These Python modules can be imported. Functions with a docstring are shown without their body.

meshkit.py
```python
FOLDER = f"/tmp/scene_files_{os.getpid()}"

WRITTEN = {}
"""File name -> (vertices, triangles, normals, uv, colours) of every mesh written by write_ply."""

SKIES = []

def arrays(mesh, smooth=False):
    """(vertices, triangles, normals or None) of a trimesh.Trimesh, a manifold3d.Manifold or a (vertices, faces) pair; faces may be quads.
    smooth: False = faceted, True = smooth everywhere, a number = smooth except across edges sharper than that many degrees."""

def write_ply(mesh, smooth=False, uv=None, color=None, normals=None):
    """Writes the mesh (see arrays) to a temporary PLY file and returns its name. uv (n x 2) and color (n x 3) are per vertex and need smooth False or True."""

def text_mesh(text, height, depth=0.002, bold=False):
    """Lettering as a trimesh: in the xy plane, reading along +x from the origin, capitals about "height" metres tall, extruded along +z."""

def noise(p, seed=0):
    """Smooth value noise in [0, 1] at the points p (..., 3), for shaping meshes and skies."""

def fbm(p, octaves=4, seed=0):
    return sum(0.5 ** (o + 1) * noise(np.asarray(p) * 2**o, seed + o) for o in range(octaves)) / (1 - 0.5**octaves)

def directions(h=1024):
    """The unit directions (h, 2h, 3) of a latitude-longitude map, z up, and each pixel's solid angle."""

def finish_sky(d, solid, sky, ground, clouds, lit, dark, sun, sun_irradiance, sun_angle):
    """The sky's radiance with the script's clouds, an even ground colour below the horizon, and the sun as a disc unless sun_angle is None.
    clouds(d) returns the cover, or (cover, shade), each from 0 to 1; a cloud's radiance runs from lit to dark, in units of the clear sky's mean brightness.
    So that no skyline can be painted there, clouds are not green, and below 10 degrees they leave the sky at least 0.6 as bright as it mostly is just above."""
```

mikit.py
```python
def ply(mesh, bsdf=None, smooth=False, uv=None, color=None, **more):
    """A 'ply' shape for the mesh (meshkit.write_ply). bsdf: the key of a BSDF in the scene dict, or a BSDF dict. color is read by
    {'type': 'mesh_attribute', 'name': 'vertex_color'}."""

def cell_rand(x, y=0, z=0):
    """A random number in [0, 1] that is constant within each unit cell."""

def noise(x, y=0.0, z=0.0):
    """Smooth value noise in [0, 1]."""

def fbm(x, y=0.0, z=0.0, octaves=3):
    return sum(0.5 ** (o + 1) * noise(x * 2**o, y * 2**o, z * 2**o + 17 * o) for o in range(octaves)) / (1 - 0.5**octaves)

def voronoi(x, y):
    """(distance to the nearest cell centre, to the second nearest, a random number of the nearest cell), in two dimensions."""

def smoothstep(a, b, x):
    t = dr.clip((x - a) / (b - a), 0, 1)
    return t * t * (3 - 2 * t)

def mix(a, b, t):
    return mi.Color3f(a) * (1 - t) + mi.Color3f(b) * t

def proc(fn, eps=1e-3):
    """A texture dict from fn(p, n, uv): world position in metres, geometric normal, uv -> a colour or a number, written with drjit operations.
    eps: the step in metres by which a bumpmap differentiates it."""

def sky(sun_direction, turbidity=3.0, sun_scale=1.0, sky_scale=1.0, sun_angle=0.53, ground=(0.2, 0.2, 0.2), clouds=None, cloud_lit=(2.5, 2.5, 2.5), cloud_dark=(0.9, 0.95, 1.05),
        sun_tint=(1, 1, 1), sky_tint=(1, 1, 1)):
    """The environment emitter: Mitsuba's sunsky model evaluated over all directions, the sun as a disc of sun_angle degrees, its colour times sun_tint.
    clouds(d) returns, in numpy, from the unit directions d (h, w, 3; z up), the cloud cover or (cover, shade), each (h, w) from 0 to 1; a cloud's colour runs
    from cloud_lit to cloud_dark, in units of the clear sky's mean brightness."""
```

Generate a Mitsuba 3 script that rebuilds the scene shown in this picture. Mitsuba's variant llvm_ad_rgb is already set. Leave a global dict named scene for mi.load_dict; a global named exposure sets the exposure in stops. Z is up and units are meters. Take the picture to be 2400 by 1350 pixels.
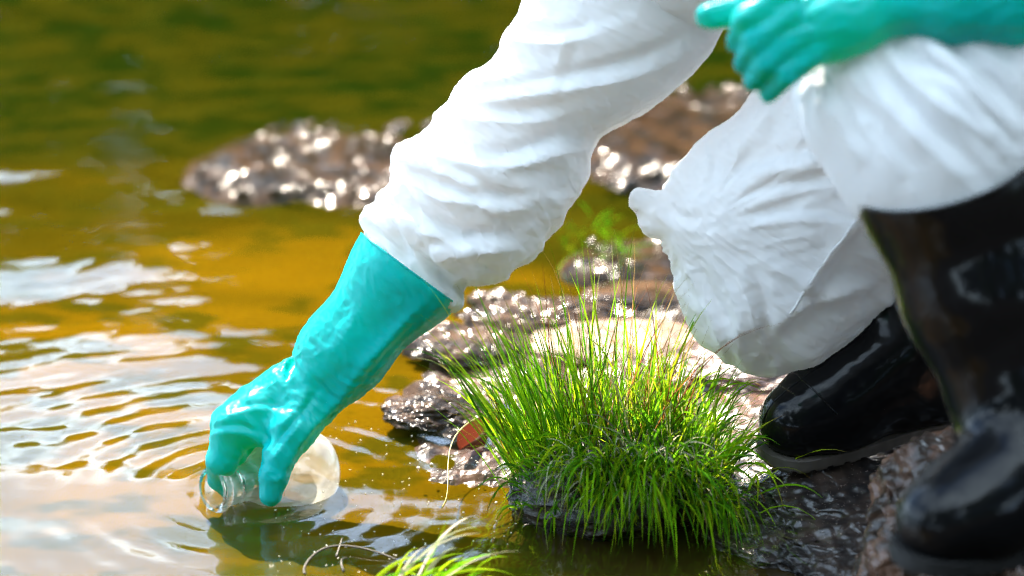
import math, numpy as np, trimesh, mitsuba as mi, drjit as dr, mikit, meshkit
from scipy import sparse
from scipy.interpolate import PchipInterpolator, CubicSpline
from scipy.spatial import cKDTree
from mikit import noise, fbm, smoothstep, mix, proc, ply

T = mi.ScalarTransform4f
scene, labels = {}, {}

# ------------------------------------------------------------------ camera
CAM_H, PITCH, FOC = 1.231, math.radians(20.0), 6261.0          # metres, radians, focal length in photo pixels (2400 wide)
CAM = np.array([0, 0, CAM_H])
FWD = np.array([0, math.cos(PITCH), -math.sin(PITCH)])
UPV = np.array([0, math.sin(PITCH), math.cos(PITCH)])
RGT = np.array([1.0, 0, 0])
scene['camera'] = {
    'type': 'thinlens', 'fov': math.degrees(2 * math.atan(1200 / FOC)), 'fov_axis': 'x',
    'aperture_radius': 0.021, 'focus_distance': 2.97, 'near_clip': 0.05, 'far_clip': 400.0,
    'to_world': T().look_at(origin=CAM.tolist(), target=(CAM + FWD).tolist(), up=UPV.tolist())}

# ------------------------------------------------------------------ daylight
SUN_AZ, SUN_EL = math.radians(-22), math.radians(47)
SUN = [math.sin(SUN_AZ) * math.cos(SUN_EL), math.cos(SUN_AZ) * math.cos(SUN_EL), math.sin(SUN_EL)]


def clouds(d):
    q = d / np.maximum(d[..., 2:3], 0.08)
    q = np.concatenate([q[..., :2] * 0.9, d[..., 2:3] * 0], -1)
    c = meshkit.fbm(q + 4.3, 5, 3)
    return np.clip((c - 0.40) / 0.22, 0, 1) * 0.9, np.clip((c - 0.62) / 0.3, 0, 1)


scene['daylight'] = mikit.sky(SUN, turbidity=3, sun_tint=(0.95, 1.0, 1.10), sky_tint=(0.93, 1.0, 1.04), clouds=clouds, cloud_lit=(4.0, 4.9, 5.5), cloud_dark=(2.2, 2.7, 3.1))
exposure = 3.95

# ------------------------------------------------------------------ helpers


def at(px, py, d):
    """The point of the place that lies d metres along the viewing axis behind a pixel of the 2400 x 1350 photograph."""
    return CAM + d * (FWD + (px - 1200) / FOC * RGT - (py - 675) / FOC * UPV)


def on_level(px, py, z=0.0):
    v = (py - 675) / FOC
    return at(px, py, (CAM_H - z) / (math.sin(PITCH) + math.cos(PITCH) * v))


def unit(v):
    v = np.asarray(v, float)
    return v / np.maximum(np.linalg.norm(v, axis=-1, keepdims=True), 1e-12)


def numbered(name):
    if name not in scene and name not in labels and not any(k.startswith(name + '__') for k in scene):
        return name
    k = 1
    while True:
        n = f'{name}_{k:03d}'
        if n not in scene and n not in labels and not any(q.startswith(n + '__') for q in scene):
            return n
        k += 1


def obj(name, mesh, bsdf, parent=None, smooth=True, label=None, cat=None, group=None, kind=None, **kw):
    key = numbered(f'{parent}__{name}' if parent else name)
    scene[key] = ply(mesh, bsdf, smooth=smooth, **kw)
    e = {k: v for k, v in dict(label=label, category=cat, group=group, kind=kind).items() if v}
    if e:
        labels[key] = e
    return key


def thing(name, label, cat, group=None):
    key = numbered(name)
    labels[key] = {'label': label, 'category': cat}
    if group:
        labels[key]['group'] = group
    return key


def tri(V, F):
    return trimesh.Trimesh(V, F, process=False)


def grid_faces(n, m, wrap=False):
    """Triangles of an n x m grid of points (row-major); wrap joins the last column to the first."""
    i, j = np.meshgrid(np.arange(n - 1), np.arange(m if wrap else m - 1), indexing='ij')
    a, b = i * m + j, i * m + (j + 1) % m
    c, d = a + m, b + m
    return np.concatenate([np.stack([a, d, b], -1).reshape(-1, 3), np.stack([a, c, d], -1).reshape(-1, 3)])


def tube(points, radii, sides=8, cap=True):
    p = np.asarray(points, float)
    r = np.broadcast_to(np.asarray(radii, float), (len(p),))
    t = unit(np.gradient(p, axis=0))
    a = np.cross(t[0], [0.31, 0.17, 0.93])
    rows = []
    for k in range(len(p)):
        a = unit(a - t[k] * (a @ t[k]))
        b = np.cross(t[k], a)
        ang = np.arange(sides) * 2 * np.pi / sides
        rows.append(p[k] + r[k] * (np.cos(ang)[:, None] * a + np.sin(ang)[:, None] * b))
    V = np.concatenate(rows)
    F = grid_faces(len(p), sides, True)
    if cap:
        n = len(V)
        V = np.vstack([V, p[0], p[-1]])
        q = np.arange(sides)
        e = (len(p) - 1) * sides
        F = np.vstack([F, np.stack([q, (q + 1) % sides, q * 0 + n], 1), np.stack([e + (q + 1) % sides, e + q, q * 0 + n + 1], 1)])
    return tri(V, F)


def spline(points, n):
    p = np.asarray(points, float)
    s = np.concatenate([[0], np.cumsum(np.linalg.norm(np.diff(p, axis=0), axis=1))])
    return CubicSpline(s, p)(np.linspace(0, s[-1], n))


# signed distances for shaped bodies -----------------------------------------
def cone(P, a, b, ra, rb):
    a, b = np.asarray(a), np.asarray(b)
    ab = b - a
    t = np.clip((P - a) @ ab / (ab @ ab), 0, 1)
    return np.linalg.norm(P - a - t[:, None] * ab, axis=1) - (ra + t * (rb - ra))


def chain(P, pts, radii, k=0.01):
    d = None
    for q in range(len(pts) - 1):
        e = cone(P, pts[q], pts[q + 1], radii[q], radii[q + 1])
        d = e if d is None else smin(d, e, k)
    return d


def smin(a, b, k):
    h = np.clip(0.5 + 0.5 * (b - a) / k, 0, 1)
    return b + (a - b) * h - k * h * (1 - h)


def smax(a, b, k):
    return -smin(-a, -b, k)


def ellipsoid(P, c, r, R=None):
    q = P - c
    if R is not None:
        q = q @ np.asarray(R).T
    r = np.asarray(r, float)
    k0 = np.linalg.norm(q / r, axis=1)
    k1 = np.linalg.norm(q / (r * r), axis=1)
    return k0 * (k0 - 1) / np.maximum(k1, 1e-9)


def nets(f, lo, hi, h):
    """Surface nets: a mesh of the zero level of f inside the box."""
    lo, hi = np.asarray(lo, float), np.asarray(hi, float)
    n = np.ceil((hi - lo) / h).astype(int) + 1
    ax = [lo[k] + h * np.arange(n[k]) for k in range(3)]
    val = np.empty(n)
    for i in range(n[0]):
        y, z = np.meshgrid(ax[1], ax[2], indexing='ij')
        val[i] = f(np.stack([np.full(y.size, ax[0][i]), y.ravel(), z.ravel()], 1)).reshape(y.shape)
    s = val < 0
    c = np.zeros(n - 1, int)
    for a, b, d in np.ndindex(2, 2, 2):
        c += s[a:n[0] - 1 + a, b:n[1] - 1 + b, d:n[2] - 1 + d]
    cells = (c > 0) & (c < 8)
    idx = np.full(n - 1, -1)
    ijk = np.argwhere(cells)
    idx[cells] = np.arange(len(ijk))
    acc, cnt = np.zeros((len(ijk), 3)), np.zeros(len(ijk))
    corners = list(np.ndindex(2, 2, 2))
    for u in range(8):
        for w in range(u + 1, 8):
            cu, cw = np.array(corners[u]), np.array(corners[w])
            if np.abs(cu - cw).sum() != 1:
                continue
            a = val[tuple((ijk + cu).T)]
            b = val[tuple((ijk + cw).T)]
            on = (a < 0) != (b < 0)
            t = np.where(on, a / np.where(on, a - b, 1), 0)
            acc += np.where(on[:, None], cu + t[:, None] * (cw - cu), 0)
            cnt += on
    V = lo + h * (ijk + acc / cnt[:, None])
    quads = []
    for k in range(3):
        e1, e2 = (k + 1) % 3, (k + 2) % 3
        A = np.take(s, range(n[k] - 1), k)
        B = np.take(s, range(1, n[k]), k)
        E = np.argwhere(A != B)
        E = E[(E[:, e1] > 0) & (E[:, e2] > 0) & (E[:, e1] < n[e1] - 1) & (E[:, e2] < n[e2] - 1)]
        inside = A[tuple(E.T)]
        def g(d1, d2):
            q = E.copy()
            q[:, e1] -= d1
            q[:, e2] -= d2
            return idx[tuple(q.T)]
        Q = np.stack([g(1, 1), g(0, 1), g(0, 0), g(1, 0)], 1)
        Q[~inside] = Q[~inside][:, ::-1]
        quads.append(Q)
    Q = np.concatenate(quads)
    F = np.vstack([Q[:, [0, 1, 2]], Q[:, [0, 2, 3]]])
    m = tri(V, F)
    return m


def neighbours(n, F):
    E = np.unique(np.sort(np.concatenate([F[:, [0, 1]], F[:, [1, 2]], F[:, [2, 0]]]), axis=1), axis=0)
    one = np.ones(len(E))
    W = sparse.csr_matrix((np.r_[one, one], (np.r_[E[:, 0], E[:, 1]], np.r_[E[:, 1], E[:, 0]])), shape=(n, n))
    deg = np.asarray(W.sum(1)).ravel()
    return E, sparse.diags(1 / np.maximum(deg, 1)) @ W, deg


def relax(m, it=6, lam=0.5):
    V, F = np.array(m.vertices), np.array(m.faces)
    _, W, _ = neighbours(len(V), F)
    for _ in range(it):
        V = V + lam * (W @ V - V)
        V = V - (lam * 1.04) * (W @ V - V)
    return tri(V, F)


def normals(V, F):
    n = np.zeros_like(V)
    f = np.cross(V[F[:, 1]] - V[F[:, 0]], V[F[:, 2]] - V[F[:, 0]])
    for k in range(3):
        np.add.at(n, F[:, k], f)
    return unit(n)


def crumple(m, strain, iters=220, bend=0.12, pull=0.012, reach=0.03, pinned=None, seed=1, seed_amp=0.0012, seed_size=0.02):
    """Cloth with more area than the body it hangs on: edges want to be longer by strain(midpoint, direction), bending and a pull to the
    body resist, so that it buckles into folds across the direction that has too much cloth."""
    V0, F = np.array(m.vertices), np.array(m.faces)
    E, W, deg = neighbours(len(V0), F)
    N = normals(V0, F)
    d = V0[E[:, 1]] - V0[E[:, 0]]
    L = np.linalg.norm(d, axis=1)
    L = L * (1 + strain((V0[E[:, 0]] + V0[E[:, 1]]) / 2, d / np.maximum(L, 1e-9)[:, None]))
    inc = sparse.csr_matrix((np.r_[np.ones(len(E)), -np.ones(len(E))], (np.r_[E[:, 0], E[:, 1]], np.r_[np.arange(len(E))] * 1 if False else np.r_[np.arange(len(E)), np.arange(len(E))])), shape=(len(V0), len(E)))
    inv = (1.4 / np.maximum(deg, 1))[:, None]
    free = np.ones((len(V0), 1)) if pinned is None else (1 - pinned)[:, None]
    x = V0 + N * ((meshkit.fbm(V0 / seed_size, 3, seed) - 0.5) * 2 * seed_amp)[:, None] * free
    for it in range(iters):
        d = x[E[:, 1]] - x[E[:, 0]]
        l = np.linalg.norm(d, axis=1)
        c = d * (0.5 * (l - L) / np.maximum(l, 1e-9))[:, None]
        step = (inc @ c) * inv
        lap = W @ x - x
        step -= bend * (W @ lap - lap)
        off = ((V0 - x) * N).sum(1, keepdims=True)
        step += pull * off * N
        x = x + step * free
        if it % 10 == 9:
            g = x - V0
            r = np.linalg.norm(g, axis=1, keepdims=True)
            x = V0 + g * np.minimum(1, reach / np.maximum(r, 1e-9))
    return tri(x, F)


def refine(m):
    V, F = trimesh.remesh.subdivide(np.array(m.vertices), np.array(m.faces))
    return relax(tri(V, F), 4, 0.55)


def ruffle(m, amp, size, seed=0, octaves=3, ridged=False):
    V, F = np.array(m.vertices), np.array(m.faces)
    n = meshkit.fbm(V / size, octaves, seed)
    n = (1 - np.abs(2 * n - 1) * 2.2) * 0.5 if ridged else n - 0.5
    return tri(V + normals(V, F) * (amp * 2 * n)[:, None], F)


def creases(m, axis, amp, across, along, seed, sharp=1.0, mask=None, warp=0.5):
    """Sharp crease lines pressed into cloth, long along the given direction and short across it."""
    V, F = np.array(m.vertices), np.array(m.faces)
    N = normals(V, F)
    a = unit(axis)
    w = np.stack([meshkit.fbm(V / (across * 3.0), 2, seed + k) - 0.5 for k in (31, 32, 33)], 1) * across * 3.0 * warp
    Q = V + w
    q = Q / across + np.outer(Q @ a, a) * (1 / along - 1 / across)
    n1, n2 = meshkit.noise(q, seed), meshkit.noise(q * 1.9 + 5.2, seed + 1)
    r = 1 - np.abs(2 * n1 - 1) * 1.6 + 0.45 * (1 - np.abs(2 * n2 - 1) * 1.6)
    r = np.sign(r) * np.abs(r) ** sharp - 0.55
    g = amp * r * (1 if mask is None else mask(V))
    return tri(V + N * g[:, None], F)


def open_at(m, p, n):
    """Removes what lies beyond the plane, so that the cuff stays open."""
    V, F = np.array(m.vertices), np.array(m.faces)
    sd = (V - p) @ n
    near = np.abs(sd) < 0.0022
    V = np.where(near[:, None], V - sd[:, None] * n, V)
    keep = (((V - p) @ n) < 1e-6)[F].all(1)
    r = tri(V, F[keep])
    r.remove_unreferenced_vertices()
    return r


def rim_loop(m, radius, sides=8):
    """A rolled bead along the open edge."""
    E = np.sort(np.concatenate([m.faces[:, [0, 1]], m.faces[:, [1, 2]], m.faces[:, [2, 0]]]), axis=1)
    u, c = np.unique(E, axis=0, return_counts=True)
    B = np.unique(u[c == 1])
    Q = np.array(m.vertices)[B]
    c0 = Q.mean(0)
    _, _, ax = np.linalg.svd(Q - c0, full_matrices=False)
    a = np.arctan2((Q - c0) @ ax[1], (Q - c0) @ ax[0])
    g = np.linspace(-np.pi, np.pi, 97)[:-1]
    dist = np.abs(np.angle(np.exp(1j * (a[None] - g[:, None]))))
    w = np.exp(-(dist / 0.06) ** 2)
    R = (w @ Q) / w.sum(1, keepdims=True)
    R = np.vstack([R, R[:1]])
    return tube(R, radius, sides, cap=False)


def rays(m, centre, amp, count, r0, r1, seed, mask=None):
    """Sharp folds that run out from a stretched point (a knee), as seen across the given point."""
    V, F = np.array(m.vertices), np.array(m.faces)
    N = normals(V, F)
    q = V - centre
    n = unit(q.mean(0) * 0 + FWD)
    x, y, r = q @ RGT, q @ UPV, np.linalg.norm(q, axis=1)
    a = np.arctan2(y, x)
    a = a + (meshkit.fbm(V / 0.12, 2, seed + 3) - 0.5) * 0.4
    c = np.stack([np.cos(a) * count, np.sin(a) * count, r / 0.16], 1)
    n1 = meshkit.noise(c, seed)
    g = 1 - np.abs(2 * n1 - 1) * 1.8 + 0.5 * (1 - np.abs(2 * meshkit.noise(c * 2.1 + 4, seed + 1) - 1) * 1.8) - 0.4
    w = np.clip((r - r0) / (r1 - r0), 0, 1) * (1 if mask is None else mask(V))
    return tri(V + N * (amp * g * w)[:, None], F)


def press(m, lines):
    """Hand-placed folds: (photo-plane points, depth of their plane, height, width): a ridge with a groove under it."""
    V, F = np.array(m.vertices), np.array(m.faces)
    N = normals(V, F)
    front = np.clip(-(N @ FWD) * 2.5 + 0.2, 0, 1)
    g = np.zeros(len(V))
    for pts, D, amp, wid in lines:
        P = spline(np.array([at(a, b, D) for a, b in pts]), 60)
        tg = unit(np.gradient(P, axis=0))
        sd = np.cross(tg, FWD)
        f = lambda v: np.stack([v @ RGT, v @ UPV], 1)
        d, k = cKDTree(f(P)).query(f(V))
        sgn = np.einsum('ij,ij->i', V - P[k], sd[k])
        end = np.sin(np.pi * np.clip(k / 59, 0.02, 0.98)) ** 0.6
        u = sgn / wid
        g += amp * end * (np.exp(-np.abs(u) ** 1.3) * 1.0 - 0.9 * np.exp(-((u - 1.5) / 0.8) ** 2)) * (d < wid * 5)
    return tri(V + N * (g * front)[:, None], F)


# ------------------------------------------------------------------ materials
def rgb(*c):
    return {'type': 'rgb', 'value': list(c)}


def bed_colour(p, n, uv):
    a = fbm(p.x * 3.1, p.y * 5.0, 1.0, 3)
    b = fbm(p.x * 14 + 3, p.y * 22, 2.0, 3)
    c = mix((0.118, 0.062, 0.0009), (0.075, 0.044, 0.0008), smoothstep(0.35, 0.7, a))
    c = mix(c, (0.036, 0.032, 0.0009), smoothstep(0.46, 0.70, b) * 0.8)
    weed = smoothstep(0.0, 0.3, p.x + 0.5 * (a - 0.5)) * smoothstep(3.0, 3.3, p.y)  # dark tree reflection painted into the bed colour
    c = mix(c, mix((0.018, 0.022, 0.0008), (0.05, 0.034, 0.001), b), weed * 0.85)
    tuft_shade = smoothstep(-0.02, 0.10, p.x + 0.25 * (a - 0.5)) * smoothstep(2.78, 2.66, p.y)  # shadow before the grass tuft, painted into the bed colour
    c = mix(c, mix((0.010, 0.007, 0.003), (0.026, 0.017, 0.004), b), tuft_shade * 0.9)
    far = smoothstep(3.2, 4.4, p.y + 0.5 * (a - 0.5))
    c = mix(c, mix((0.007, 0.014, 0.0006), (0.026, 0.024, 0.0009), smoothstep(0.3, 0.7, b)), far)
    land = smoothstep(0.004, 0.03, p.z)
    soil = mix((0.010, 0.008, 0.006), (0.026, 0.020, 0.014), fbm(p.x * 30, p.y * 30, 1.0, 3))
    soil = mix(soil, (0.015, 0.03, 0.006), smoothstep(3, 8, dr.abs(p.y - 3) + dr.abs(p.x)) * 0.8)
    return mix(c, soil, land)


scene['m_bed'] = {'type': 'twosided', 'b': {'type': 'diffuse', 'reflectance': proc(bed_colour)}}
scene['m_water'] = {'type': 'thindielectric', 'int_ior': 1.333}


def rock_colour(tint, dark):
    def f(p, n, uv):
        a = fbm(p.x * 40, p.y * 40, p.z * 40, 3)
        g = noise(p.x * 520, p.y * 520, p.z * 520)
        c = mix(dark, tint, smoothstep(0.35, 0.7, a))
        c = mix(c, (0.34, 0.26, 0.22), smoothstep(0.80, 0.95, g) * 0.6)
        return mix(c, (0.02, 0.017, 0.016), smoothstep(0.25, 0.05, g) * 0.8)
    return f


def wet(base, rough=0.16):
    return {'type': 'principled', 'base_color': base, 'roughness': rough, 'specular': 0.45, 'clearcoat': 0.6, 'clearcoat_gloss': 0.9}


scene['m_rock_pink'] = wet(proc(rock_colour((0.12, 0.062, 0.046), (0.035, 0.02, 0.016))), 0.38)
scene['m_rock_shaded'] = wet(proc(rock_colour((0.040, 0.026, 0.020), (0.010, 0.008, 0.008))), 0.30)  # shaded version of the pink rock, shadow put into the base colour
scene['m_rock_glint'] = {'type': 'principled', 'base_color': proc(rock_colour((0.090, 0.050, 0.026), (0.022, 0.014, 0.008))), 'roughness': 0.155, 'specular': 0.22}
scene['m_rock_tan'] = wet(proc(rock_colour((0.24, 0.14, 0.08), (0.12, 0.07, 0.04))), 0.5)
scene['m_soil'] = wet(proc(rock_colour((0.035, 0.026, 0.018), (0.008, 0.007, 0.007))), 0.5)

scene['m_coverall'] = {'type': 'principledthin', 'base_color': rgb(0.78, 0.78, 0.785), 'roughness': 0.55, 'diff_trans': 0.5, 'eta': 1.35, 'spec_trans': 0.0}


def glove_bump(p, n, uv):
    u, v = p.x * 1450 + p.z * 800, p.z * 1450 - p.x * 800
    q = dr.maximum(0, dr.sin(u)) * dr.maximum(0, dr.sin(v))
    # raised grip dots in two patches near the cuff
    e = mi.Float(0)
    for c, r in GRIP:
        dd = dr.sqrt(dr.square(p.x - c[0]) + dr.square(p.y - c[1]) + dr.square(p.z - c[2]))
        e = dr.maximum(e, smoothstep(r, r * 0.8, dd))
    return q * e * 0.00045 + fbm(p.x * 90, p.y * 90, p.z * 90, 3) * 0.0006


GRIP = [((at(838, 650, 2.955)).tolist(), 0.022), ((at(955, 770, 2.955)).tolist(), 0.022)]
scene['m_glove_front'] = {'type': 'principled', 'base_color': rgb(0.0, 0.42, 0.44), 'roughness': 0.34, 'specular': 0.28}
scene['m_glove_thin'] = {'type': 'principledthin', 'base_color': rgb(0.0, 0.52, 0.15), 'roughness': 0.45, 'diff_trans': 2.0, 'eta': 1.2}
scene['m_glove'] = {'type': 'bumpmap', 'tex': proc(glove_bump, 2.5e-4), 'scale': 1.0,
                    'b': {'type': 'blendbsdf', 'weight': 0.33, 'bsdf1': {'type': 'twosided', 'b': {'type': 'ref', 'id': 'm_glove_front'}}, 'bsdf2': {'type': 'ref', 'id': 'm_glove_thin'}}}
HEAD = at(1510, -640, 2.81)
scene['m_body_pale'] = {'type': 'principled', 'roughness': 0.6, 'base_color': proc(lambda p, n, uv: mix((0.48, 0.30, 0.22), (0.62, 0.65, 0.70), smoothstep(0.12, 0.13, dr.norm(p - mi.Point3f(HEAD.tolist())))))}  # pale layer added over the skin so its bounce does not tint the cloth
scene['m_boot'] = {'type': 'principled', 'base_color': proc(lambda p, n, uv: mix((0.003, 0.003, 0.0035), (0.006, 0.006, 0.0065), fbm(p.x * 25, p.y * 25, p.z * 25, 3))),
                   'roughness': proc(lambda p, n, uv: 0.07 + 0.10 * fbm(p.x * 60, p.y * 60, p.z * 60, 3)), 'specular': 0.18}
scene['m_sole'] = {'type': 'principled', 'base_color': proc(lambda p, n, uv: mix((0.07, 0.06, 0.052), (0.15, 0.13, 0.115), fbm(p.x * 70, p.y * 70, p.z * 70, 3))), 'roughness': 0.55, 'specular': 0.12}
scene['m_sole_dark'] = {'type': 'principled', 'base_color': proc(lambda p, n, uv: mix((0.012, 0.012, 0.012), (0.03, 0.029, 0.028), fbm(p.x * 70, p.y * 70, p.z * 70, 3))), 'roughness': 0.5, 'specular': 0.08}
scene['m_glass'] = {'type': 'dielectric', 'int_ior': 1.5}
scene['m_clear'] = {'type': 'blendbsdf', 'weight': proc(lambda p, n, uv: 0.24 + 0.22 * smoothstep(0.4, 0.75, fbm(p.x * 45, p.y * 45, p.z * 45, 3))),
                    'bsdf1': {'type': 'thindielectric', 'int_ior': 1.5},
                    'bsdf2': {'type': 'principledthin', 'base_color': rgb(0.8, 0.78, 0.7), 'roughness': 0.4, 'diff_trans': 1.3, 'eta': 1.4}}
scene['m_blade'] = {'type': 'principledthin', 'base_color': {'type': 'mesh_attribute', 'name': 'vertex_color'}, 'roughness': 0.35, 'diff_trans': 1.25, 'eta': 1.4}
scene['m_stalk'] = {'type': 'principled', 'base_color': rgb(0.42, 0.36, 0.10), 'roughness': 0.4}
scene['m_foam'] = {'type': 'principled', 'base_color': rgb(0.5, 0.46, 0.36), 'roughness': 0.2, 'specular': 0.5}
scene['m_twig'] = {'type': 'principled', 'base_color': rgb(0.03, 0.025, 0.012), 'roughness': 0.5}
scene['m_leaf_red'] = {'type': 'principledthin', 'base_color': rgb(0.10, 0.02, 0.01), 'roughness': 0.35, 'diff_trans': 0.8, 'eta': 1.4}
scene['m_bark'] = {'type': 'principled', 'base_color': rgb(0.07, 0.05, 0.035), 'roughness': 0.9}
scene['m_tree_leaf'] = {'type': 'principledthin', 'base_color': rgb(0.022, 0.055, 0.006), 'roughness': 0.6, 'diff_trans': 0.6, 'eta': 1.4}

for k_ in [k for k, v in scene.items() if k.startswith('m_') and v.get('type') == 'principled' and k != 'm_glove_front']:
    scene[k_] = {'type': 'twosided', 'b': scene[k_]}

# ------------------------------------------------------------------ ground, bed and water


def axis(lo, a, b, hi, fine, nl, nr):
    left = a - np.geomspace(fine, max(a - lo, fine * 2), nl)[::-1] if a > lo else np.array([])
    mid = np.arange(a, b, fine)
    right = b + np.geomspace(fine, hi - b, nr)
    return np.concatenate([left, mid, [b], right])


def bed_height(x, y):
    p = np.stack([x, y, x * 0], -1)
    n = meshkit.fbm(p * np.array([2.2, 3.0, 1]), 4, 5) - 0.5
    z = -0.022 - 0.02 * np.clip((y - 3.2) / 1.5, 0, 1) + n * 0.012
    f = meshkit.fbm(p * 24, 3, 8) - 0.5
    z += f * 0.006
    bank = np.clip((x - 0.52) / 0.5 + (n * 0.5), 0, 1) * np.clip((3.6 - y) / 0.6, 0, 1)
    z += 0.16 * bank + 0.012 * bank * f * 4
    z += 0.15 * np.clip((x - 0.12) / 0.25 + n, 0, 1) * np.clip((2.38 - y) / 0.2, 0, 1)  # unseen bank added before the camera so the boots mirror dark ground
    shore = np.maximum.reduce([np.clip((np.abs(x + 2.5) - 5.5) / 3, 0, 1), np.clip((y - 12.5) / 3, 0, 1), np.clip((1.5 - y) / 1.2, 0, 1)])
    z += 0.35 * shore + 0.5 * shore * (meshkit.fbm(p * 0.3, 3, 2) - 0.35) + 0.04 * np.maximum(0, np.hypot(x, y) - 16)
    return z


xs = axis(-150, -1.0, 1.2, 150, 0.02, 40, 40)
ys = axis(-150, 2.2, 5.4, 150, 0.02, 40, 40)
X, Y = np.meshgrid(xs, ys, indexing='ij')
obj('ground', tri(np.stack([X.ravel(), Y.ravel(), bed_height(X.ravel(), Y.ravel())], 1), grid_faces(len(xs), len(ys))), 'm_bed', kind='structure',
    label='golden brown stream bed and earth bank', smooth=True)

scene['m_shore'] = wet(proc(rock_colour((0.115, 0.058, 0.036), (0.026, 0.016, 0.011))), 0.34)
scene['m_shore'] = {'type': 'twosided', 'b': {**scene['m_shore'], 'clearcoat_gloss': 0.85, 'specular': 0.28}}
xs = np.arange(-0.24, 1.0, 0.0042)
ys = np.arange(2.42, 3.60, 0.0042)
X, Y = np.meshgrid(xs, ys, indexing='ij')
q = np.stack([X, Y, X * 0], -1)
lump = meshkit.fbm(q / 0.075, 3, 61) - 0.5
grit = meshkit.fbm(q / 0.011, 2, 62) - 0.5
Z = -0.020 + 0.026 * np.clip((X + 0.13) / 0.40, 0, 1) + 0.030 * lump + 0.0065 * grit * (1 + 2 * lump)
Z += 0.05 * np.clip((X - 0.42) / 0.4, 0, 1)
Z -= 0.06 * np.clip((Y - 3.30 - 0.12 * X) / 0.2, 0, 1) + 0.05 * np.clip((2.80 - Y) / 0.10, 0, 1) * np.clip((0.40 - X) / 0.12, 0, 1) + 0.05 * np.clip((-0.1 - X) / 0.12, 0, 1)
obj('shore', tri(np.stack([X.ravel(), Y.ravel(), Z.ravel()], 1), grid_faces(len(xs), len(ys))), 'm_shore', kind='structure', smooth=False, label='low wet brown stony shore behind the grass')

BOTTLE_C = on_level(600, 1150)


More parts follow.
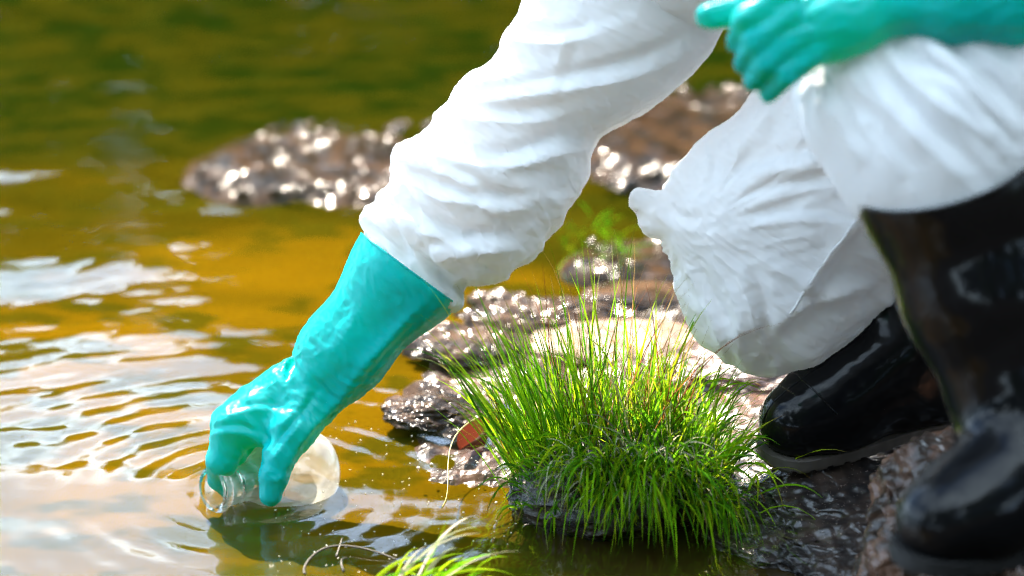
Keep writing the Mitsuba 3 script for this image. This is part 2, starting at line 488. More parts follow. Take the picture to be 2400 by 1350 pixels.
def water_height(x, y):
    p = np.stack([x, y, x * 0], -1)
    w1 = meshkit.noise(p * np.array([2.0, 3.5, 1]), 11) - 0.5
    w2 = meshkit.noise(p * np.array([2.6, 3.0, 1]) + 7, 12) - 0.5
    q = p + 0.16 * np.stack([w1, w2, x * 0], -1)
    calm = 0.45 + 0.6 * np.clip((y - 2.85) / 0.5, 0, 1) - 0.75 * np.clip((y - 3.4) / 0.9, 0, 1) + 0.5 * (meshkit.noise(p * np.array([1.7, 2.4, 1]), 21) - 0.5)
    calm = np.clip(calm, 0.12, 1.6)
    h = 0.0062 * (meshkit.noise(q * np.array([4.5, 8.0, 1]), 1) - 0.5)
    h += 0.0026 * (meshkit.noise(q * np.array([9, 19, 1]), 2) - 0.5)
    h += 0.0011 * (meshkit.noise(q * np.array([22, 40, 1]), 3) - 0.5)
    h += 0.0004 * (meshkit.noise(q * np.array([50, 95, 1]) + 3, 4) - 0.5)
    r = np.hypot(x - BOTTLE_C[0], y - BOTTLE_C[1]) + 0.03 * w1
    h2 = 0.0008 * (0.3 + 1.4 * (w2 + 0.5)) * np.sin(r * 2 * np.pi / 0.042 + 4 * w1) * np.exp(-r / 0.22) * np.clip(r / 0.05, 0, 1)
    return (h * calm * 1.05 + h2) * 0.9


xs = axis(-9.5, -0.95, 1.0, 5.0, 0.006, 40, 36)
ys = axis(0.9, 2.35, 5.2, 15.0, 0.006, 30, 40)
X, Y = np.meshgrid(xs, ys, indexing='ij')
obj('water', tri(np.stack([X.ravel(), Y.ravel(), water_height(X.ravel(), Y.ravel())], 1), grid_faces(len(xs), len(ys))), 'm_water', kind='structure',
    label='rippled murky stream water reflecting sky and trees', smooth=True)



def shoal(c0, c1, seed, base, label):
    """A flat wet bar of mud and grit that just breaks the surface."""
    a, b = on_level(*c0), on_level(*c1)
    xs, ys = np.arange(min(a[0], b[0]), max(a[0], b[0]), 0.007), np.arange(min(a[1], b[1]), max(a[1], b[1]), 0.007)
    X, Y = np.meshgrid(xs, ys, indexing='ij')
    u, v = (X - xs[0]) / (xs[-1] - xs[0]), (Y - ys[0]) / (ys[-1] - ys[0])
    q = np.stack([X, Y, X * 0], -1)
    edge = 2.2 * (1 - np.hypot(2 * u - 1, 2 * v - 1) + 0.5 * (meshkit.fbm(q / 0.16, 3, seed + 5) - 0.5))
    Z = base - 0.05 * np.clip(1 - edge, 0, 1.5) ** 2 + 0.010 * (meshkit.fbm(q / 0.13, 3, seed) - 0.5) + 0.005 * (meshkit.fbm(q / 0.018, 2, seed + 1) - 0.5)
    obj('mud_bar', tri(np.stack([X.ravel(), Y.ravel(), Z.ravel()], 1), grid_faces(len(xs), len(ys))), 'm_shoal', kind='structure', smooth=False, label=label)


scene['m_shoal'] = {'type': 'twosided', 'b': {'type': 'principled', 'base_color': proc(rock_colour((0.065, 0.034, 0.016), (0.014, 0.009, 0.005))), 'roughness': 0.155, 'specular': 0.22}}
shoal((330, 470), (1140, 262), 201, -0.0045, 'low dark mud bar glittering behind the sleeve')
shoal((1270, 450), (1960, 170), 203, -0.0045, 'low dark mud bar in the shade behind the knee')
shoal((1270, 670), (1690, 520), 205, -0.006, 'low weedy mud bar left of the knee')

# ------------------------------------------------------------------ rocks


def rock(centre, radii, yaw=0.0, seed=0, sub=5, rough=0.25, grain=0.0025, grain_size=0.006, flat=0.0, dip=None):
    s = trimesh.creation.icosphere(subdivisions=sub)
    V, F = np.array(s.vertices), np.array(s.faces)
    d = meshkit.fbm(V * 1.4 + seed * 3.1, 4, seed) - 0.5
    d2 = 1 - np.abs(2 * meshkit.fbm(V * 2.7 + seed, 4, seed + 9) - 1) * 2
    V = V * (1 + rough * 2 * d + rough * 0.35 * d2)[:, None]
    if flat:
        V[:, 2] = np.where(V[:, 2] > 1 - flat, 1 - flat + (V[:, 2] - 1 + flat) * 0.25, V[:, 2])
    c, sn = math.cos(yaw), math.sin(yaw)
    V = (V * np.asarray(radii)) @ np.array([[c, sn, 0], [-sn, c, 0], [0, 0, 1]])
    if dip is not None:          # stone tilted on purpose to throw sun glints at the camera
        zx = unit(dip)
        xx = unit(np.cross([0, 1, 0], zx))
        V = V @ np.stack([xx, np.cross(zx, xx), zx])
    N = normals(V, F)
    g = meshkit.fbm(V / grain_size / 2.2 + seed, 2, seed + 3) - 0.5
    g2 = meshkit.fbm(V / grain_size / 8 + seed, 3, seed + 4) - 0.5
    V = V + N * (2 * grain * g + 5 * grain * g2)[:, None]
    return tri(V + centre, F)


def add_rock(name, px, py, w, d, h, mat, label, z=0.0, yaw=0.0, seed=0, sub=5, group=None, **kw):
    c = on_level(px, py, 0.0)
    c[2] = z
    m = rock(c, (w, d, h), yaw, seed, sub, **kw)
    return obj(name, m, mat, smooth=False, label=label, cat='rock', group=group)


add_rock('rock', 2050, 1140, 0.20, 0.19, 0.045, 'm_rock_shaded', 'large wet rock under the far black boot, shade put into its colour', z=-0.020, seed=3, sub=7, rough=0.26, grain=0.0042, grain_size=0.006)
add_rock('rock', 2475, 1345, 0.20, 0.15, 0.185, 'm_shore', 'reddish granular rock under the near black boot', z=-0.005, seed=6, sub=7, rough=0.26, grain=0.0055, grain_size=0.006, flat=0.3)
add_rock('rock', 1830, 880, 0.15, 0.075, 0.03, 'm_rock_pink', 'pinkish gravelly rock in the water behind the toe of the far boot', z=-0.002, seed=8, sub=6, rough=0.22, grain=0.0028, grain_size=0.005)
add_rock('rock', 2190, 985, 0.14, 0.08, 0.035, 'm_rock_pink', 'sunlit pinkish rock between the two boots', z=0.005, seed=10, sub=6, rough=0.15, grain=0.0025, grain_size=0.005)
add_rock('rock', 1040, 965, 0.062, 0.04, 0.018, 'm_rock_glint', 'small dark glittering rock in the water left of the grass', z=-0.004, seed=12, sub=5, rough=0.35, grain=0.0025, grain_size=0.004)
add_rock('rock', 1120, 810, 0.07, 0.05, 0.016, 'm_rock_glint', 'glittering wet stone at the water behind the left grass blades', z=-0.004, seed=14, sub=5, rough=0.35, grain=0.0025, grain_size=0.004)
add_rock('rock', 1270, 745, 0.10, 0.05, 0.022, 'm_rock_glint', 'dark bluish wet stone behind the tips of the grass', z=-0.004, seed=15, sub=5, rough=0.35, grain=0.0025, grain_size=0.004)
add_rock('rock', 1470, 800, 0.13, 0.07, 0.016, 'm_rock_tan', 'flat tan stone behind the grass below the knee', z=-0.003, seed=18, sub=5, rough=0.15, grain=0.002, flat=0.3)
add_rock('rock', 1520, 690, 0.09, 0.05, 0.018, 'm_rock_glint', 'smooth dark slab mirroring blue sky left of the knee', z=-0.006, seed=19, sub=5, rough=0.18, grain=0.0006, flat=0.3)
srng = np.random.default_rng(77)
for n_, x0, x1, y0, y1, w0, w1, lab, grp in [
        (64, 590, 1010, 280, 355, 0.006, 0.019, 'small blurred stone glittering in the far stream left of the sleeve', 'glittering stones left of the sleeve'),
        (34, 430, 960, 370, 440, 0.006, 0.018, 'low pebble glinting at the water line left of the sleeve', 'low pebbles left of the sleeve'),
        (40, 1540, 1790, 190, 275, 0.006, 0.019, 'small blurred stone glittering in the far stream under the resting glove', 'glittering stones under the resting glove'),
        (14, 1370, 1580, 385, 420, 0.008, 0.026, 'low wet stone glinting between sleeve and knee', 'stones between sleeve and knee'),
        (18, 1380, 1540, 540, 640, 0.008, 0.022, 'small glinting stone in green weed left of the knee', 'stones left of the knee'),
        (34, 960, 1330, 690, 830, 0.008, 0.03, 'wet glittering stone lying in the shallows behind the grass', 'stones in the shallows behind the grass'),
        (14, 1300, 1680, 690, 800, 0.012, 0.04, 'wet brown stone in the shallows under the knee', 'stones in the shallows under the knee'),
        (12, 930, 1150, 900, 1000, 0.010, 0.03, 'tiny wet stone beside the dark rock left of the grass', 'tiny stones left of the grass')]:
    for k in range(n_):
        w = srng.uniform(w0, w1) * srng.uniform(0.6, 1)
        add_rock('stone', srng.uniform(x0, x1), srng.uniform(y0, y1), w, w * srng.uniform(0.5, 0.9), w * srng.uniform(0.22, 0.4), 'm_rock_glint', lab, z=-0.0065,
                 yaw=srng.uniform(0, 3), seed=int(srng.integers(100, 9000)), sub=4 if w > 0.02 else 3, group=grp, rough=0.35, grain=0.0011, grain_size=0.004, flat=0.45,
                 dip=np.array([-0.23, -0.30, 0.92]) + srng.normal(0, 0.15, 3))

# ------------------------------------------------------------------ person
person = thing('person', 'crouching person in white coverall, green gloves and black boots holding a bottle in the water', 'person')

# --- far arm sleeve: outline in the plane that faces the camera, true depth given to each station
ST = [(852, 650, 968, 736), (850, 580, 1061, 717), (852, 518, 1098, 672), (882, 478, 1185, 642), (914, 430, 1262, 580), (935, 360, 1318, 500), (1005, 302, 1366, 418), (1048, 246, 1400, 335),
      (1090, 188, 1478, 280), (1150, 142, 1566, 220), (1186, 82, 1645, 140), (1220, 18, 1694, 62), (1246, -70, 1752, -30), (1290, -170, 1830, -130), (1340, -280, 1930, -240)]
DS = [2.965, 2.965, 2.963, 2.962, 2.96, 2.958, 2.955, 2.95, 2.945, 2.94, 2.935, 2.93, 2.925, 2.92, 2.915]
LP = np.array([at(a, b, d) for (a, b, _, _), d in zip(ST, DS)])
RP = np.array([at(a, b, d) for (_, _, a, b), d in zip(ST, DS)])
ss = np.linspace(0, 1, len(ST))
NS, NT = 96, 74
s = np.linspace(0, 1, NS)
Lc, Rc = PchipInterpolator(ss, LP)(s), PchipInterpolator(ss, RP)(s)
cen, half = (Lc + Rc) / 2, (Rc - Lc) / 2
th = np.arange(NT) * 2 * np.pi / NT
dep = ((0.76 + 0.26 * np.clip(1 - s * 7, 0, 1)) * np.linalg.norm(half, axis=1))[:, None]
sleeve = (cen[:, None] + np.cos(th)[None, :, None] * half[:, None] - (np.sin(th)[None, :] * dep)[..., None] * FWD).reshape(-1, 3)
ARM = unit(cen[-1] - cen[0])
SF = grid_faces(NS, NT, True)
pin = np.repeat(np.clip(1 - s * 18, 0, 1), NT)


def sleeve_strain(p, d):
    along = (d @ ARM) ** 2
    lower = np.clip(1 - (p - cen[0]) @ ARM / 0.30, 0, 1)
    return along * (0.05 + 0.15 * lower) + (1 - along) * (0.03 + 0.04 * lower)


sl = crumple(tri(sleeve, SF), sleeve_strain, iters=500, bend=0.10, pull=0.0025, reach=0.030, pinned=pin, seed=4, seed_amp=0.012, seed_size=0.06)
sl = refine(sl)
sl = crumple(sl, lambda p, d: 0.003 + 0.004 * (d @ ARM) ** 2, iters=60, bend=0.08, pull=0.01, reach=0.006, seed=6, seed_amp=0.0015, seed_size=0.02)
sl = refine(sl)
FOLD = unit(np.cross(ARM, FWD) * -1 + 0.45 * ARM * -1)
low = lambda V: 0.25 + 0.75 * np.clip(1.15 - (V - cen[0]) @ ARM / 0.30, 0, 1)
sl = creases(sl, FOLD, 0.0040, 0.024, 0.16, 51, 1.0, low, 0.3)
sl = creases(sl, FOLD + 0.25 * ARM, 0.0016, 0.012, 0.12, 57, 1.0, low, 0.3)
sl = creases(sl, ARM + 0.3 * FOLD, 0.0005, 0.014, 0.10, 53, 1.0, low, 0.3)
sl = creases(sl, FOLD + 0.6 * ARM, 0.0004, 0.0060, 0.06, 55, 1.0, None, 0.3)
sl = creases(sl, ARM - 0.5 * FOLD, 0.0003, 0.0058, 0.05, 59, 1.0, None, 0.3)
sl = press(sl, [([(1100, 250), (1280, 222), (1450, 190), (1640, 100)], 2.9, 0.008, 0.010), ([(940, 425), (1060, 470), (1180, 490), (1260, 485)], 2.9, 0.009, 0.009), ([(1010, 400), (1100, 440), (1180, 500)], 2.9, 0.007, 0.008),
                ([(900, 475), (990, 540), (1110, 580), (1190, 560)], 2.9, 0.009, 0.010), ([(990, 610), (1080, 590), (1230, 585)], 2.9, 0.008, 0.009), ([(1150, 420), (1260, 375), (1380, 345)], 2.9, 0.008, 0.011),
                ([(1010, 360), (1150, 395), (1290, 350)], 2.9, 0.007, 0.010), ([(1060, 270), (1180, 290), (1330, 270)], 2.9, 0.006, 0.009), ([(1190, 90), (1290, 110), (1400, 90)], 2.9, 0.006, 0.009),
                ([(1330, 90), (1300, 180), (1290, 230)], 2.9, 0.004, 0.008), ([(980, 620), (960, 560), (930, 500)], 2.9, 0.004, 0.006), ([(1060, 640), (1030, 600), (1000, 560)], 2.9, 0.005, 0.006)])
cov = 'person__coverall'
obj('sleeve', sl, 'm_coverall', cov)


# --- body inside the clothes: one continuous surface
def body(P):
    d = chain(P, [at(1690, -330, 2.93), at(1400, 130, 2.945), at(960, 700, 2.965), at(760, 900, 2.965)], [0.055, 0.042, 0.032, 0.026], 0.02)
    d = smin(d, chain(P, [at(2660, 230, 2.86), at(2300, -60, 2.85), at(1850, -420, 2.83)], [0.14, 0.15, 0.13], 0.06), 0.05)
    d = smin(d, cone(P, at(1690, -330, 2.93), at(1800, -400, 2.72), 0.06, 0.06), 0.05)
    d = smin(d, chain(P, [at(1760, -480, 2.82), at(1640, -580, 2.81), at(1600, -640, 2.81)], [0.055, 0.055, 0.085], 0.04), 0.03)
    d = smin(d, ellipsoid(P, at(1540, -640, 2.81), [0.07, 0.068, 0.10]), 0.03)
    d = smin(d, cone(P, at(1430, -620, 2.81), at(1400, -600, 2.81), 0.016, 0.012), 0.02)
    d = smin(d, chain(P, [at(1810, -380, 2.71), at(2560, -20, 2.50), at(2260, -2, 2.465), at(2080, 14, 2.463)], [0.05, 0.038, 0.026, 0.018], 0.03), 0.03)
    d = smin(d, chain(P, [at(2600, 260, 2.95), at(1720, 520, 2.985), at(2110, 800, 3.03)], [0.075, 0.05, 0.036], 0.03), 0.03)
    d = smin(d, chain(P, [at(2600, 240, 2.76), at(2080, 230, 2.535), at(2330, 760, 2.545)], [0.075, 0.048, 0.030], 0.03), 0.03)
    return d


bm = nets(body, [0.0 - 0.25, 2.1, 0.0], [0.9, 3.25, 1.75], 0.012)
obj('body', relax(bm, 4), 'm_body_pale', person)


# --- far leg: baggy trouser over the bent knee
def far_trouser(P):
    d = chain(P, [at(2300, 230, 2.955), at(2000, 330, 2.955), at(1760, 500, 2.965)], [0.105, 0.105, 0.085], 0.05)
    d = smin(d, chain(P, [at(1740, 520, 2.965), at(1790, 690, 2.975), at(1850, 760, 2.98), at(1960, 700, 3.0)], [0.085, 0.075, 0.038, 0.055], 0.05), 0.04)
    d = smin(d, cone(P, at(1900, 560, 2.96), at(2150, 560, 3.0), 0.085, 0.06), 0.05)
    d = smin(d, chain(P, [at(1545, 500, 2.955), at(1515, 476, 2.955)], [0.026, 0.016], 0.01), 0.014)
    d = smin(d, cone(P, at(2040, 590, 2.99), at(2170, 610, 3.02), 0.055, 0.045), 0.03)
    return d


def far_strain(p, d):
    knee = at(1620, 540, 2.93)
    r = p - knee
    ring = np.cross(unit(r), FWD)
    a = (d * unit(ring)).sum(1) ** 2
    low = np.clip((0.66 - p[:, 2]) / 0.4, 0, 1)
    return 0.035 + a * 0.13 * np.clip(1.2 - np.linalg.norm(r, axis=1) / 0.35, 0.3, 1)


ft = relax(nets(far_trouser, at(1440, 900, 3.0) - [0.0, 0.2, 0.02], at(2560, 60, 3.0) + [0, 0.2, 0.03], 0.0052), 8)
ft = crumple(ft, far_strain, iters=200, bend=0.12, pull=0.010, reach=0.018, seed=7, seed_amp=0.003, seed_size=0.03)
ft = refine(ft)
KNEE = at(1625, 540, 2.90)
ft = rays(ft, KNEE, 0.0075, 3.4, 0.03, 0.13, 71)
ft = press(ft, [([(2060, 440), (1960, 560), (1850, 730)], 2.9, 0.009, 0.012), ([(1700, 450), (1840, 400), (2000, 395)], 2.9, 0.008, 0.012), ([(1720, 500), (1880, 450), (2010, 440)], 2.9, 0.006, 0.009),
                ([(1740, 540), (1900, 520), (2010, 540)], 2.9, 0.004, 0.008), ([(1550, 590), (1600, 680), (1650, 740)], 2.9, 0.005, 0.007), ([(1600, 590), (1640, 690), (1700, 780)], 2.9, 0.005, 0.008),
                ([(1720, 640), (1760, 730), (1770, 800)], 2.9, 0.007, 0.010), ([(2060, 650), (1960, 690), (1850, 730), (1790, 800)], 2.9, 0.008, 0.010), ([(1530, 480), (1570, 520), (1640, 545)], 2.9, 0.004, 0.008),
                ([(1800, 250), (1780, 300), (1700, 360)], 2.9, 0.005, 0.010)])
ft = creases(ft, RGT * 0.8 + UPV * 0.3, 0.0008, 0.012, 0.12, 74, 1.0, None, 0.25)
ft = creases(ft, RGT * 0.8 - UPV * 0.6, 0.0008, 0.006, 0.06, 72, 1.0, None, 0.25)
obj('trouser_leg', ft, 'm_coverall', cov)
FV = np.array(ft.vertices)
FN = normals(FV, np.array(ft.faces))
fr = FN @ FWD < -0.1
uvp = lambda v: np.stack([v @ RGT, v @ UPV], 1)
sp = spline(np.array([at(a, b, 2.9) for a, b in [(2070, 432), (1975, 545), (1900, 650), (1845, 735)]]), 40)
_, kk = cKDTree(uvp(FV[fr])).query(uvp(sp))
obj('seam', tube(spline((FV[fr] + FN[fr] * 0.0004)[kk][::3], 60), 0.0012, 6), 'm_coverall', cov)


# --- near leg
def near_trouser(P):
    d = chain(P, [at(2760, 120, 2.72), at(2330, 190, 2.56), at(2040, 200, 2.535)], [0.115, 0.098, 0.056], 0.05)
    d = smin(d, chain(P, [at(2060, 230, 2.535), at(2160, 310, 2.53), at(2222, 405, 2.52), at(2290, 640, 2.525)], [0.066, 0.087, 0.0715, 0.050], 0.05), 0.05)
    return d


NK = at(2000, 200, 2.48)


def near_strain(p, d):
    across = unit(np.array([0.75, 0.1, 0.65]))
    a = (d @ across) ** 2
    return 0.02 + a * 0.10


nt = relax(nets(near_trouser, at(1840, 760, 2.54) - [0, 0.22, 0], at(3150, -200, 2.54) + [0, 0.38, 0.05], 0.0057), 8)
nt = crumple(nt, near_strain, iters=200, bend=0.18, pull=0.008, reach=0.009, seed=17, seed_amp=0.003, seed_size=0.05)
nt = refine(nt)
RIM_Z = at(2222, 388, 2.52)[2]
nt = creases(nt, RGT * 0.62 - UPV * 0.78, 0.0048, 0.022, 0.18, 81, 1.0, lambda V: np.clip((V[:, 2] - RIM_Z - 0.012) / 0.06, 0, 1), 0.35)
nt = press(nt, [([(2130, 60), (2220, 160), (2310, 260), (2390, 330)], 2.45, 0.012, 0.014), ([(2000, 110), (2080, 250), (2200, 380), (2270, 440)], 2.45, 0.006, 0.010), ([(2080, 130), (2180, 240), (2330, 340)], 2.45, 0.007, 0.010),
                ([(1930, 160), (1960, 260), (2040, 390)], 2.45, 0.005, 0.008), ([(1960, 150), (2010, 270), (2120, 430)], 2.45, 0.005, 0.009), ([(2110, 150), (2220, 220), (2290, 290)], 2.45, 0.005, 0.008)])
nt = ruffle(nt, 0.0004, 0.012, 12, 3, True)
obj('trouser_leg', nt, 'm_coverall', cov)


# --- trunk, near sleeve and hood of the coverall (outside the frame, they shade and mirror)
def trunk(P):
    d = chain(P, [at(2680, 240, 2.86), at(2300, -70, 2.85), at(1850, -430, 2.83)], [0.19, 0.19, 0.17], 0.06)
    d = smin(d, chain(P, [at(1900, -330, 2.93), at(1720, -330, 2.92), at(1640, -255, 2.915)], [0.13, 0.15, 0.155], 0.05), 0.05)
    d = smin(d, chain(P, [at(1840, -380, 2.71), at(2560, -20, 2.50), at(2380, -20, 2.465)], [0.095, 0.068, 0.044], 0.04), 0.05)
    hood = smin(cone(P, at(1760, -500, 2.82), at(1640, -620, 2.81), 0.085, 0.115), ellipsoid(P, at(1590, -640, 2.81), [0.115, 0.105, 0.135]), 0.04)
    face = ellipsoid(P, at(1440, -625, 2.81), [0.07, 0.075, 0.095])
    return smin(d, smax(hood, -face, 0.015), 0.05)


tk = relax(nets(trunk, [-0.15, 2.1, 0.5], [1.2, 3.25, 1.9], 0.0125), 6)
obj('trunk', ruffle(refine(tk), 0.004, 0.05, 14, 3, True), 'm_coverall', cov)


# --- reaching glove
def reach_glove(P):
    d = chain(P, [at(1010, 560, 2.965), at(960, 632, 2.965), at(800, 830, 2.965), at(742, 905, 2.965)], [0.062, 0.0595, 0.044, 0.035], 0.03)
    d = smin(d, chain(P, [at(1020, 690, 2.925), at(870, 845, 2.932), at(775, 955, 2.94)], [0.006, 0.006, 0.006], 0.01), 0.022)
    d = smin(d, chain(P, [at(742, 900, 2.968), at(690, 930, 2.968), at(610, 960, 2.972)], [0.033, 0.036, 0.031], 0.02), 0.012)
    # index finger over the neck, then middle, ring and little finger behind it
    d = smin(d, chain(P, [at(605, 965, 2.950), at(552, 1000, 2.942), at(520, 1080, 2.945), at(514, 1120, 2.968), at(535, 1150, 2.985)], [0.026, 0.0245, 0.0170, 0.0125, 0.0100], 0.005), 0.008)
    d = smin(d, chain(P, [at(590, 950, 2.985), at(535, 990, 2.985), at(515, 1070, 2.985), at(540, 1115, 3.002), at(575, 1135, 3.014)], [0.023, 0.019, 0.0130, 0.0115, 0.0100], 0.004), 0.005)
    d = smin(d, chain(P, [at(610, 945, 3.005), at(560, 985, 3.01), at(550, 1060, 3.012), at(580, 1105, 3.025), at(610, 1120, 3.035)], [0.022, 0.017, 0.0125, 0.0110, 0.0095], 0.004), 0.005)
    d = smin(d, chain(P, [at(650, 950, 3.02), at(605, 985, 3.028), at(600, 1050, 3.03), at(620, 1085, 3.04)], [0.020, 0.0155, 0.0115, 0.0095], 0.004), 0.005)
    # thumb leaves the side of the palm and presses on the near side
    d = smin(d, chain(P, [at(715, 955, 2.952), at(685, 1010, 2.932), at(655, 1070, 2.918), at(642, 1115, 2.914), at(634, 1160, 2.914)], [0.031, 0.0255, 0.0180, 0.0155, 0.0122], 0.005), 0.010)
    # loose rubber between thumb and index finger
    d = smin(d, ellipsoid(P, at(635, 1005, 2.945), [0.040, 0.022, 0.020]), 0.012)
    # fold where the gauntlet meets the back of the hand
    d = smax(d, -chain(P, [at(694, 835, 2.968), at(680, 862, 2.944), at(671, 893, 2.930)], [0.0065, 0.0055, 0.0022], 0.003), 0.003)
    return d


rg = relax(nets(reach_glove, at(440, 1215, 2.97) - [0.0, 0.12, 0.02], at(1110, 500, 2.97) + [0.0, 0.12, 0.03], 0.0023), 4)
CUFF_N = unit(at(1010, 560, 2.965) - at(800, 830, 2.965))
CUFF_N = unit(np.cross(at(1062, 706, 2.965) - at(862, 558, 2.965), FWD))
if CUFF_N @ ARM < 0:
    CUFF_N = -CUFF_N
rg = crumple(rg, lambda p, d: 0.015 + 0.03 * np.clip(((at(760, 890, 2.965) - p) @ ARM + 0.02) / 0.04, 0, 1), iters=110, bend=0.10, pull=0.015, reach=0.005, seed=21, seed_amp=0.0015, seed_size=0.02)
rg = press(rg, [([(520, 985), (600, 962), (680, 975)], 2.93, 0.0022, 0.005), ([(500, 1022), (560, 1012), (625, 1045)], 2.93, 0.0035, 0.005), ([(560, 960), (600, 1010), (618, 1055)], 2.93, 0.0030, 0.005),
                ([(640, 1085), (690, 1010), (745, 940)], 2.92, 0.0030, 0.005), ([(800, 935), (745, 985), (690, 1060)], 2.94, 0.0045, 0.006), ([(720, 900), (700, 960), (650, 1000)], 2.93, 0.0028, 0.006),
                ([(1000, 700), (880, 830), (790, 935)], 2.93, 0.0045, 0.007), ([(760, 850), (800, 800), (860, 690)], 2.92, 0.0020, 0.010), ([(620, 1110), (650, 1125), (668, 1105)], 2.91, 0.0016, 0.004)])
WR = at(752, 905, 2.95)
rg = creases(rg, unit(np.cross(ARM, FWD)), 0.0016, 0.010, 0.045, 91, 1.0, lambda V: np.exp(-((V - WR) @ ARM / 0.05) ** 2))
rg = creases(rg, unit(np.cross(ARM, FWD)) + 0.5 * ARM, 0.0007, 0.0065, 0.025, 93)
rg = open_at(rg, at(862, 558, 2.965), CUFF_N)
glove = obj('glove', rg, 'm_glove', person)
obj('cuff_bead', rim_loop(rg, 0.0011), 'm_glove', glove)


# --- resting glove
def rest_glove(P):
    g = 2.462
    d = chain(P, [at(2480, -30, g), at(2390, -20, g), at(2230, 0, g), at(2110, 10, g)], [0.052, 0.0485, 0.037, 0.0265], 0.02)
    d = smin(d, chain(P, [at(2100, 10, g), at(1960, 45, g), at(1850, 50, g)], [0.026, 0.031, 0.024], 0.015), 0.015)
    d = smin(d, chain(P, [at(2010, 60, g), at(1900, 105, g)], [0.024, 0.020], 0.015), 0.015)
    for a_, b_, c_, o_ in [((1925, 105), (1838, 178), (1800, 218), 0.0), ((1880, 78), (1792, 146), (1766, 190), -0.006), ((1850, 36), (1766, 100), (1744, 150), -0.008), ((1835, -8), (1746, 44), (1726, 100), -0.006)]:
        d = smin(d, chain(P, [at(*a_, g - 0.010 + o_), at(*b_, g - 0.017 + o_), at(*c_, g + 0.002 + o_)], [0.0150, 0.0108, 0.0088], 0.003), 0.0035)
    d = smin(d, chain(P, [at(1880, 0, g + 0.012), at(1745, 22, g + 0.014), at(1662, 38, g + 0.012)], [0.018, 0.0140, 0.0122], 0.006), 0.006)
    return d


rs = relax(nets(rest_glove, at(1590, 330, 2.46) - [0, 0.1, 0.0], at(2500, -170, 2.46) + [0, 0.1, 0.03], 0.0027), 3)
rs = crumple(rs, lambda p, d: 0.015 + 0 * p[:, 0], iters=80, bend=0.16, pull=0.02, reach=0.005, seed=25, seed_amp=0.0012, seed_size=0.03)
rs = creases(rs, RGT + UPV * 0.5, 0.0016, 0.012, 0.05, 95)
rs = open_at(rs, at(2392, 20, 2.462), RGT)
glove2 = obj('glove', rs, 'm_glove', person)
obj('cuff_bead', rim_loop(rs, 0.0012), 'm_glove', glove2)


# --- boots
def boot(toe, heel, up, bend, rshaft, cut, fold=None, h=0.0042):
    """A rubber boot from toe tip to heel; bend lists the points of the shaft's axis in the boot's own frame."""
    X_ = unit(toe - heel)
    Y_ = unit(np.cross(up, X_))
    Z_ = np.cross(X_, Y_)
    sc = np.linalg.norm(toe - heel) / 0.29
    M = np.stack([X_, Y_, Z_], 1) * sc

    bend = [tuple((p - heel) @ M / sc ** 2) for p in bend]
    b = np.array(bend)
    if cut is not None:
        cut = ((cut[0] - heel) @ M / sc ** 2, cut[1] @ M)

    def f(P):
        d = chain(P, [(0.045, 0, 0.048), (0.11, 0.0, 0.05), (0.195, 0, 0.046), (0.243, 0.004, 0.042)], [0.041, 0.040, 0.046, 0.041], 0.03)
        d = smin(d, chain(P, [(0.205, 0, 0.056), (0.15, 0, 0.083), (0.10, 0, 0.11)], [0.037, 0.042, 0.049], 0.03), 0.03)
        d = smin(d, chain(P, [(0.06, 0, 0.06), *bend], [0.044, *rshaft], 0.03), 0.03)
        if fold is not None:
            d = smin(d, chain(P, [tuple((p - heel) @ M / sc ** 2) for p in fold[0]], fold[1], 0.01), 0.012)
        return smax(d, 0.0145 - P[:, 2], 0.004)

    lo, hi = np.minimum(b.min(0) - 0.1, [-0.02, -0.1, 0]), np.maximum(b.max(0) + 0.1, [0.31, 0.1, 0.1])
    m = relax(nets(f, lo, hi, h), 6)
    if cut is not None:
        m = open_at(m, np.array(cut[0]), unit(np.array(cut[1])))
    V = np.array(m.vertices)
    # foot outline of the sole
    from shapely.geometry import Point
    from shapely.ops import unary_union
    pl = [(0.045, 0, 0.0385), (0.11, 0, 0.036), (0.195, 0, 0.0445), (0.243, 0.004, 0.0405)]
    hull = unary_union([unary_union([Point(a[0], a[1]).buffer(a[2], 24), Point(c[0], c[1]).buffer(c[2], 24)]).convex_hull for a, c in zip(pl, pl[1:])]).buffer(0.004).buffer(-0.004)
    sole = trimesh.creation.extrude_polygon(hull, 0.0115, engine='earcut')
    sole.vertices[:, 2] += 0.0045
    treads = []
    for k in range(13):
        x = 0.012 + k * 0.0212
        if 0.085 < x < 0.12:
            continue
        strip = hull.buffer(-0.003).intersection(Point(0, 0).buffer(1).intersection(__import__('shapely').box(x, -0.1, x + 0.013, 0.1)))
        for g in getattr(strip, 'geoms', [strip]):
            treads.append(trimesh.creation.extrude_polygon(g, 0.005, engine='earcut'))

    def world(mm):
        q = mm.copy()
        q.vertices = np.array(mm.vertices) @ M.T + heel
        return q

    return world(tri(V, np.array(m.faces))), world(sole), [world(t) for t in treads], (lambda p: np.asarray(p) @ M.T + heel), m


def seam(m, pts, r, place):
    """A moulded line that follows the boot's surface."""
    P = spline(pts, 60)
    V, F = np.array(m.vertices), np.array(m.faces)
    N = normals(V, F)
    w, k = cKDTree(V).query(P, k=6)
    w = 1 / np.maximum(w, 1e-5)
    Q = (V[k] * w[..., None]).sum(1) / w.sum(1)[:, None]
    Q = spline(Q[::3], 80)
    return tube(place(Q), r, 6)


